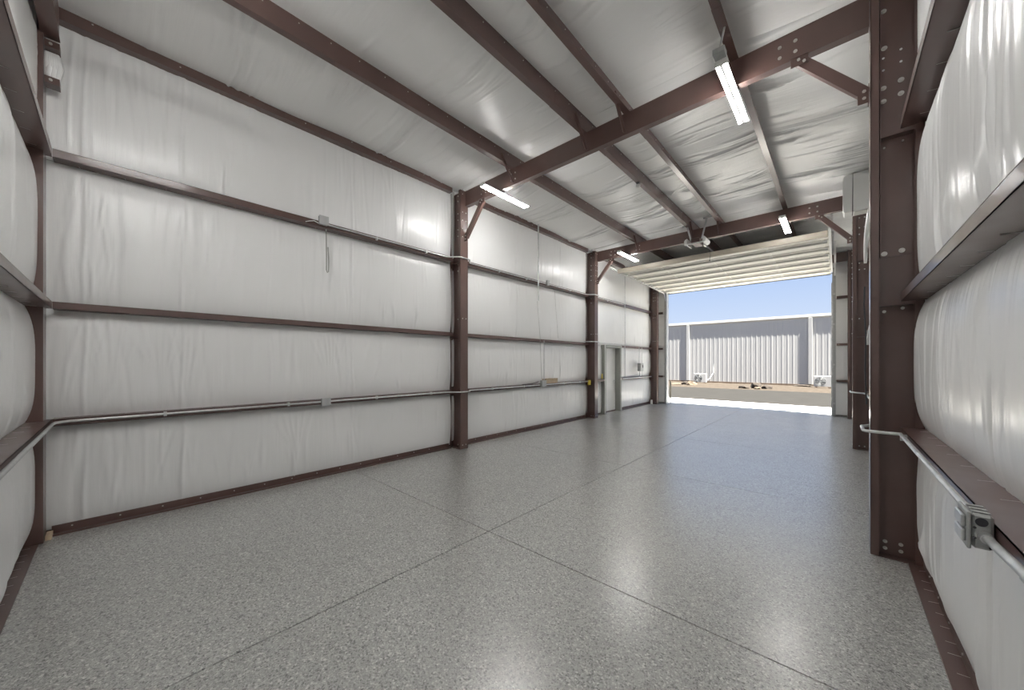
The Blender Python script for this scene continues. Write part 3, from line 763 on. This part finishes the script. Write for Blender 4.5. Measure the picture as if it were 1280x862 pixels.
# junction boxes
def jbox(label, y, z, w_=.115, h_=.115, d_=.05, x=None, knock=True):
    x = xc - .012 if x is None else x
    t = thing('junction_box', label, 'junction box', (x, y, z), 'grey electrical boxes')
    MB().box(x, x + d_, y - w_ / 2, y + w_ / 2, z - h_ / 2, z + h_ / 2, bev=.004).build('box_body', M['box'], t)
    MB().box(x + d_, x + d_ + .004, y - w_ / 2 - .003, y + w_ / 2 + .003, z - h_ / 2 - .003, z + h_ / 2 + .003).build('cover', M['galvd'], t)
    return t
jbox('grey square junction box on the highest left girt', 1.92, 3.545)
jbox('grey junction box on the lowest left girt below the other one', 1.95, 1.05, .11, .10)
jbox('small grey box on the highest left girt beside the tall vertical conduit', 7.08, 3.53, .07, .12, .05)
t = jbox('dark grey outlet box on the lowest left girt in the middle bay', 6.89, 1.09, .15, .15, .07)
t = thing('cardboard_box', 'small open tan cardboard box on the lowest left girt', 'box', (GL - .04, 7.25, G1[1]))
b0, b1 = GL - .115, GL + .012
m = MB().box(b0, b1, 7.05, 7.055, 1.081, 1.19).box(b0, b1, 7.525, 7.53, 1.081, 1.19).box(b0, b0 + .005, 7.055, 7.525, 1.081, 1.19).box(b1 - .005, b1, 7.055, 7.525, 1.081, 1.19).box(b0, b1, 7.05, 7.53, 1.081, 1.085)
m.build('box_body', M['card'], t); MB().box(b0 + .01, b1 - .01, 7.285, 7.295, 1.085, 1.188).build('divider', M['dark'], t)
MB().box(b1 - .001, b1 + .02, 7.30, 7.53, 1.19, 1.195).build('flap', M['card'], t)
cable('coil of dark wire lying on the lowest left girt beside the outlet box', [(GL - .03, 6.2, 1.087), (GL - .02, 6.4, 1.095), (GL - .04, 6.6, 1.10), (GL - .02, 6.72, 1.12), (GL - .03, 6.80, 1.13)], .008, 'dark')
t = thing('disconnect_box', 'grey disconnect switch box between conduits on the far left wall', 'switch box', (xc, 12.68, 1.2), 'grey electrical boxes')
MB().box(xc - .012, xc + .10, 12.44, 12.70, 1.28, 1.56, bev=.006).build('box_body', M['box'], t)
MB().box(xc + .10, xc + .106, 12.45, 12.69, 1.29, 1.55).build('cover', M['galvd'], t)
MB().box(xc + .106, xc + .125, 12.60, 12.62, 1.40, 1.50).build('lever', M['dark'], t)
conduit('flexible whip below the disconnect box', [(xc + .02, 12.56, 1.27), (xc + .025, 12.56, 1.18), (xc + .01, 12.58, 1.07)], .014)
t = thing('outlet_box', 'bright yellow outlet box on the lowest girt at the second left column', 'outlet', (xc, 9.05, 1.0))
MB().box(xc - .012, xc + .05, 9.02, 9.09, .95, 1.09, bev=.004).build('box_body', M['yellow'], t)
MB().box(xc + .05, xc + .053, 9.035, 9.075, .97, 1.07).build('cover', M['yellow'], t)
tag(MB().box(GL - .02, GL + .006, 9.86, 9.90, 1.10, 1.25, bev=.003).build('cable_tag', M['yellow'], origin=(GL, 9.88, 1.1)), 'small yellow tag standing on the pale girt by the service door', 'tag')
tag(MB().box(-5.30, -5.24, 13.70, 13.76, .0, .16, bev=.004).build('door_sensor', M['white'], origin=(-5.27, 13.73, 0)), 'small white sensor block low by the far left column', 'sensor')

# weatherproof box, right foreground
t = thing('weatherproof_box', 'grey cast metal outlet box on the lowest right girt in the foreground', 'junction box', (.33, 1.91, 1.0))
bx0, bx1, by0, by1, bz0, bz1 = .306, .366, 1.86, 1.975, 1.000, 1.112
MB().box(bx0 + .014, bx1, by0, by1, bz0, bz1, bev=.008).build('box_body', M['box'], t)
MB().box(bx0 + .004, bx0 + .013, by0 - .004, by1 + .004, bz0 - .004, bz1 + .004, bev=.003).build('cover', M['box'], t)
p = MB()
p.box(bx0 - .006, bx0 + .004, by0 + .012, by1 - .012, bz0 + .012, (bz0 + bz1) / 2 - .004, bev=.003).box(bx0 - .006, bx0 + .004, by0 + .012, by1 - .012, (bz0 + bz1) / 2 + .004, bz1 - .012, bev=.003)
p.build('outlet_lid', M['galv'], t)
k_ = MB().disc((.340, by0, 1.088), (0, -1, 0), .0135, .002, 20).build('knockout', M['dark'], t)
for xx, zz_ in ((.326, 1.068), (.326, 1.035), (.358, 1.01)):
    MB().disc((xx, by0, zz_), (0, -1, 0), .004, .003, 8).build('screw', M['dark'], t)
for yy in (by0 + .02, (by0 + by1) / 2, by1 - .02):
    MB().box(bx0 + .016, bx1 - .004, yy - .008, yy + .008, bz1, bz1 + .004, bev=.002).build('rib', M['box'], t)
MB().tube([(xr - .006, 1.976, 1.072), (xr - .006, 2.01, 1.072)], .017, 12).build('connector', M['galv'], t)
MB().tube([(.347, 1.859, 1.045), (.347, 1.83, 1.045)], .016, 12).build('connector', M['galv'], t)

# ---------------------------------------------------------------- air conditioner on the right wall
t = thing('air_conditioner', 'white air conditioner high on the right, just under the roof by the second beam', 'air conditioner', (.3, 8.5, 4.15))
ya, yb = 8.42, 8.70
MB().prism([(.19, 4.16), (.19, 4.80), (.46, 4.82), (.46, 4.19), (.38, 4.17)], 1, ya, yb).build('body', M['white'], t)
MB().prism([(.178, 4.155), (.183, 4.80), (.106, 4.795), (.072, 4.77), (.060, 4.66), (.060, 4.30), (.070, 4.18), (.087, 4.16)], 1, ya - .012, yb).build('front_cover', M['white'], t)
MB().prism([(.179, 4.158), (.184, 4.798), (.190, 4.798), (.190, 4.158)], 1, ya - .004, yb - .05).build('seam', M['dark'], t)
MB().box(.21, .44, ya + .04, yb - .04, 4.152, 4.162).build('louvre', M['creamd'], t)
pts = []
for k_ in range(60):
    a = k_ / 59; pts.append((.40 - .03 * math.sin(a * 3.1) - .05 * a * a, 8.40 + .25 * a, 4.148 - .85 * a))
rr = [(.034 + (.006 if k_ % 2 else -.004)) * (1 - .45 * (k_ / 59) ** 3) for k_ in range(60)]
tag(MB().tube(pts, rr, 10).build('drain_hose', M['white'], origin=pts[0]), 'white corrugated hose hanging down beside the second right column', 'hose')
cable('dark cable hanging behind the edge of the large right column', [(.235, 6.0, 2.5), (.232, 6.02, 2.3), (.245, 6.0, 1.9), (.240, 6.03, 1.5), (.25, 6.0, 1.1)], .008, 'dark')
tag(MB().prism([(6.85, 2.10), (6.85, 2.055), (7.62, 1.86), (7.60, 1.91)], 0, .31, .366).build('strut_bar', M['white'], origin=(.27, 7.3, 1.9)), 'white diagonal bar sticking out behind the large right column', 'bar')
t = thing('ceiling_sensor', 'small round sensor on a bracket under the wide ridge purlin', 'sensor', (-2.60, 6.16, 4.74))
MB().box(-2.63, -2.57, 6.13, 6.19, 4.738, 4.749).build('bracket', M['dark'], t)
MB().tube([(-2.60, 6.16, 4.738), (-2.60, 6.16, 4.72)], [.02, .012], 10).build('neck', M['dark'], t)
MB().tube([(-2.60, 6.16, 4.72), (-2.60, 6.16, 4.70), (-2.60, 6.16, 4.675), (-2.60, 6.16, 4.66)], [.020, .038, .034, .014], 12).build('lens', M['white'], t)

# ---------------------------------------------------------------- outside
shell('apron', MB().box(-14, 12, 14.55, 17.0, -.30, -.01), M['conc'])
shell('road', MB().box(-40, 40, 17.0, 25.2, -.30, -.03), M['asphalt'])
gm = MB()
rng = np.random.default_rng(3); nx, ny = 160, 22
gx = np.linspace(-40, 40, nx); gy = np.linspace(25.2, 32.5, ny)
vs_ = [(x, y, -.03 + .03 * math.sin(x * 1.3 + y) * math.sin(y * .9) * (0 if j == 0 else 1) + (rng.uniform(0, .035) if j else 0)) for x in gx for j, y in enumerate(gy)]
gm.add(vs_, [(i * ny + j, (i + 1) * ny + j, (i + 1) * ny + j + 1, i * ny + j + 1) for i in range(nx - 1) for j in range(ny - 1)])
shell('gravel_verge', gm, M['gravel'])
shell('ground', MB().box(-120, 120, -60, 120, -.6, -.31), M['gravel'])

t = thing('warehouse', 'long white ribbed metal warehouse across the road', 'building', (-4, 31.5, 0))
WX0, WX1 = -30, 22; WY = 31.5
prof = []; x = WX0
while x < WX1:
    for dx, dy in ((0, 0), (.20, 0), (.225, -.008), (.28, -.008), (.305, 0)): prof.append((x + dx, WY + dy))
    x += .3051
m = MB(); nP = len(prof)
m.add([(x, y, .10) for x, y in prof] + [(x, y, 4.55) for x, y in prof], [(i, i + 1, i + 1 + nP, i + nP) for i in range(nP - 1)])
m.build('ribbed_siding', M['siding'], t)
MB().box(WX0, WX1, WY + .01, WY + 14, 0, 4.6).build('wall_core', M['siding'], t)
MB().box(WX0, WX1, WY - .02, WY + .01, -.02, .10).build('base_trim', M['rust'], t)
MB().prism([(WY - .07, 4.62), (WY - .07, 4.76), (WY + 14.2, 5.6), (WY + 14.2, 5.46), (WY, 4.55)], 0, WX0 - .2, WX1 + .2).build('roof', M['siding'], t)
MB().box(WX0 - .2, WX1 + .2, WY - .095, WY - .07, 4.66, 4.83).build('gutter', M['trimw'], t)
for xd in (-21.2, -15.15, -9.1, -1.38, 4.7, 12):
    m = MB().box(xd - .11, xd + .11, WY - .11, WY - .02, .12, 4.6, bev=.01)
    m.build('downspout', M['siding'], t)

def condenser(label, x, y, z0=0.03):
    t = thing('condenser_unit', label, 'air conditioner', (x, y, 0), 'outdoor condenser units')
    MB().box(x - .42, x + .42, y, y + .32, z0 + .04, z0 + .70, bev=.012).build('casing', M['casing'], t)
    m = MB(); cxx = x - .10; cz = z0 + .36
    for r_ in (.10, .16, .22, .27):
        m.tube([(cxx + r_ * math.cos(a), y - .02, cz + r_ * math.sin(a)) for a in np.linspace(0, 2 * math.pi, 25)], .006, 5, caps=False)
    for k_ in range(8):
        a = k_ * math.pi / 4; m.tube([(cxx, y - .02, cz), (cxx + .27 * math.cos(a), y - .02, cz + .27 * math.sin(a))], .005, 5)
    m.build('fan_grille', M['box'], t)
    m = MB().disc((cxx, y - .001, cz), (0, -1, 0), .27, .003, 28).build('fan_opening', M['dark'], t)
    m = MB().disc((cxx, y - .004, cz), (0, -1, 0), .05, .012, 12)
    for k_ in range(3):
        a = k_ * 2.094
        P = [(cxx + r_ * math.cos(a + o_), y - .008 - .004 * (o_ > 0), cz + r_ * math.sin(a + o_)) for r_, o_ in ((.05, -.2), (.25, -.1), (.25, .75), (.05, .5))]
        m.add(P + [(p_[0], p_[1] + .003, p_[2]) for p_ in P], [(0, 1, 2, 3), (7, 6, 5, 4), (0, 4, 5, 1), (1, 5, 6, 2), (2, 6, 7, 3), (3, 7, 4, 0)])
    m.build('fan', M['box'], t)
    for sx in (-.3, .3): MB().box(x + sx - .04, x + sx + .04, y - .02, y + .34, -.02, z0 + .04).build('foot', M['rust'], t)
    MB().tube([(x + .40, y + .34, .25), (x + .55, y + .40, .30), (x + .62, y + 1.35, .75), (x + .62, y + 1.36, 1.45)], .028, 8).build('lineset', M['box'], t)
condenser('white outdoor condenser unit at the left, behind tan rocks by the warehouse', -7.83, 30.0)
condenser('white outdoor condenser unit partly hidden by the right door jamb', -.72, 29.6)

def rock(label, x, y, s_, mt, group='rocks on the gravel', sd_=0):
    rg = random.Random(sd_)
    import bmesh
    bm = bmesh.new(); bmesh.ops.create_icosphere(bm, subdivisions=2, radius=1)
    for v_ in bm.verts:
        f_ = 1 + rg.uniform(-.22, .22); v_.co *= f_
        v_.co.x *= s_[0]; v_.co.y *= s_[1]; v_.co.z = max(-.25 * s_[2], v_.co.z * s_[2])
    me = bpy.data.meshes.new('rock'); bm.to_mesh(me); bm.free(); me.materials.append(M[mt])
    o = bpy.data.objects.new('rock', me); C.objects.link(o); o.location = (x, y, .22 * s_[2] - .01); return tag(o, label, 'rock', group)
rock('flat dark rock, left end of the pile in front of the warehouse', -4.38, 26.4, (.30, .25, .14), 'rock', sd_=1)
rock('largest brown rock in the middle of the pile in front of the warehouse', -3.76, 26.7, (.30, .3, .28), 'rock', sd_=2)
rock('brown rock, right end of the pile in front of the warehouse', -3.18, 26.5, (.26, .28, .20), 'rock', sd_=3)
rock('small tan stone at the foot of the rock pile', -3.60, 25.95, (.18, .15, .09), 'rockl', sd_=4)
rock('broad tan rock in front of the left condenser unit', -7.55, 26.9, (.35, .3, .22), 'rockl', sd_=5)
rock('dark rock between the tan rock and the left downspout', -8.1, 27.4, (.24, .2, .2), 'rock', sd_=6)
rock('low pale rock left of the dark rock by the downspout', -8.7, 27.3, (.35, .25, .10), 'rockl', sd_=7)
rock('dark flat rock at the foot of the right downspout', -1.75, 30.6, (.5, .25, .10), 'rock', sd_=8)
t = thing('pipe_post', 'thin olive pipe post just outside the left door jamb', 'post', (-4.99, 14.95, 0))
MB().tube([(-4.98, 14.95, -.01), (-4.98, 14.95, .84)], .030, 10).build('pipe', M['post'], t)
MB().tube([(-4.98, 14.95, .84), (-4.98, 14.95, .86)], [.034, .03], 10).build('cap', M['post'], t)

for o in list(bpy.data.objects):
    if 'o' in o: del o['o']
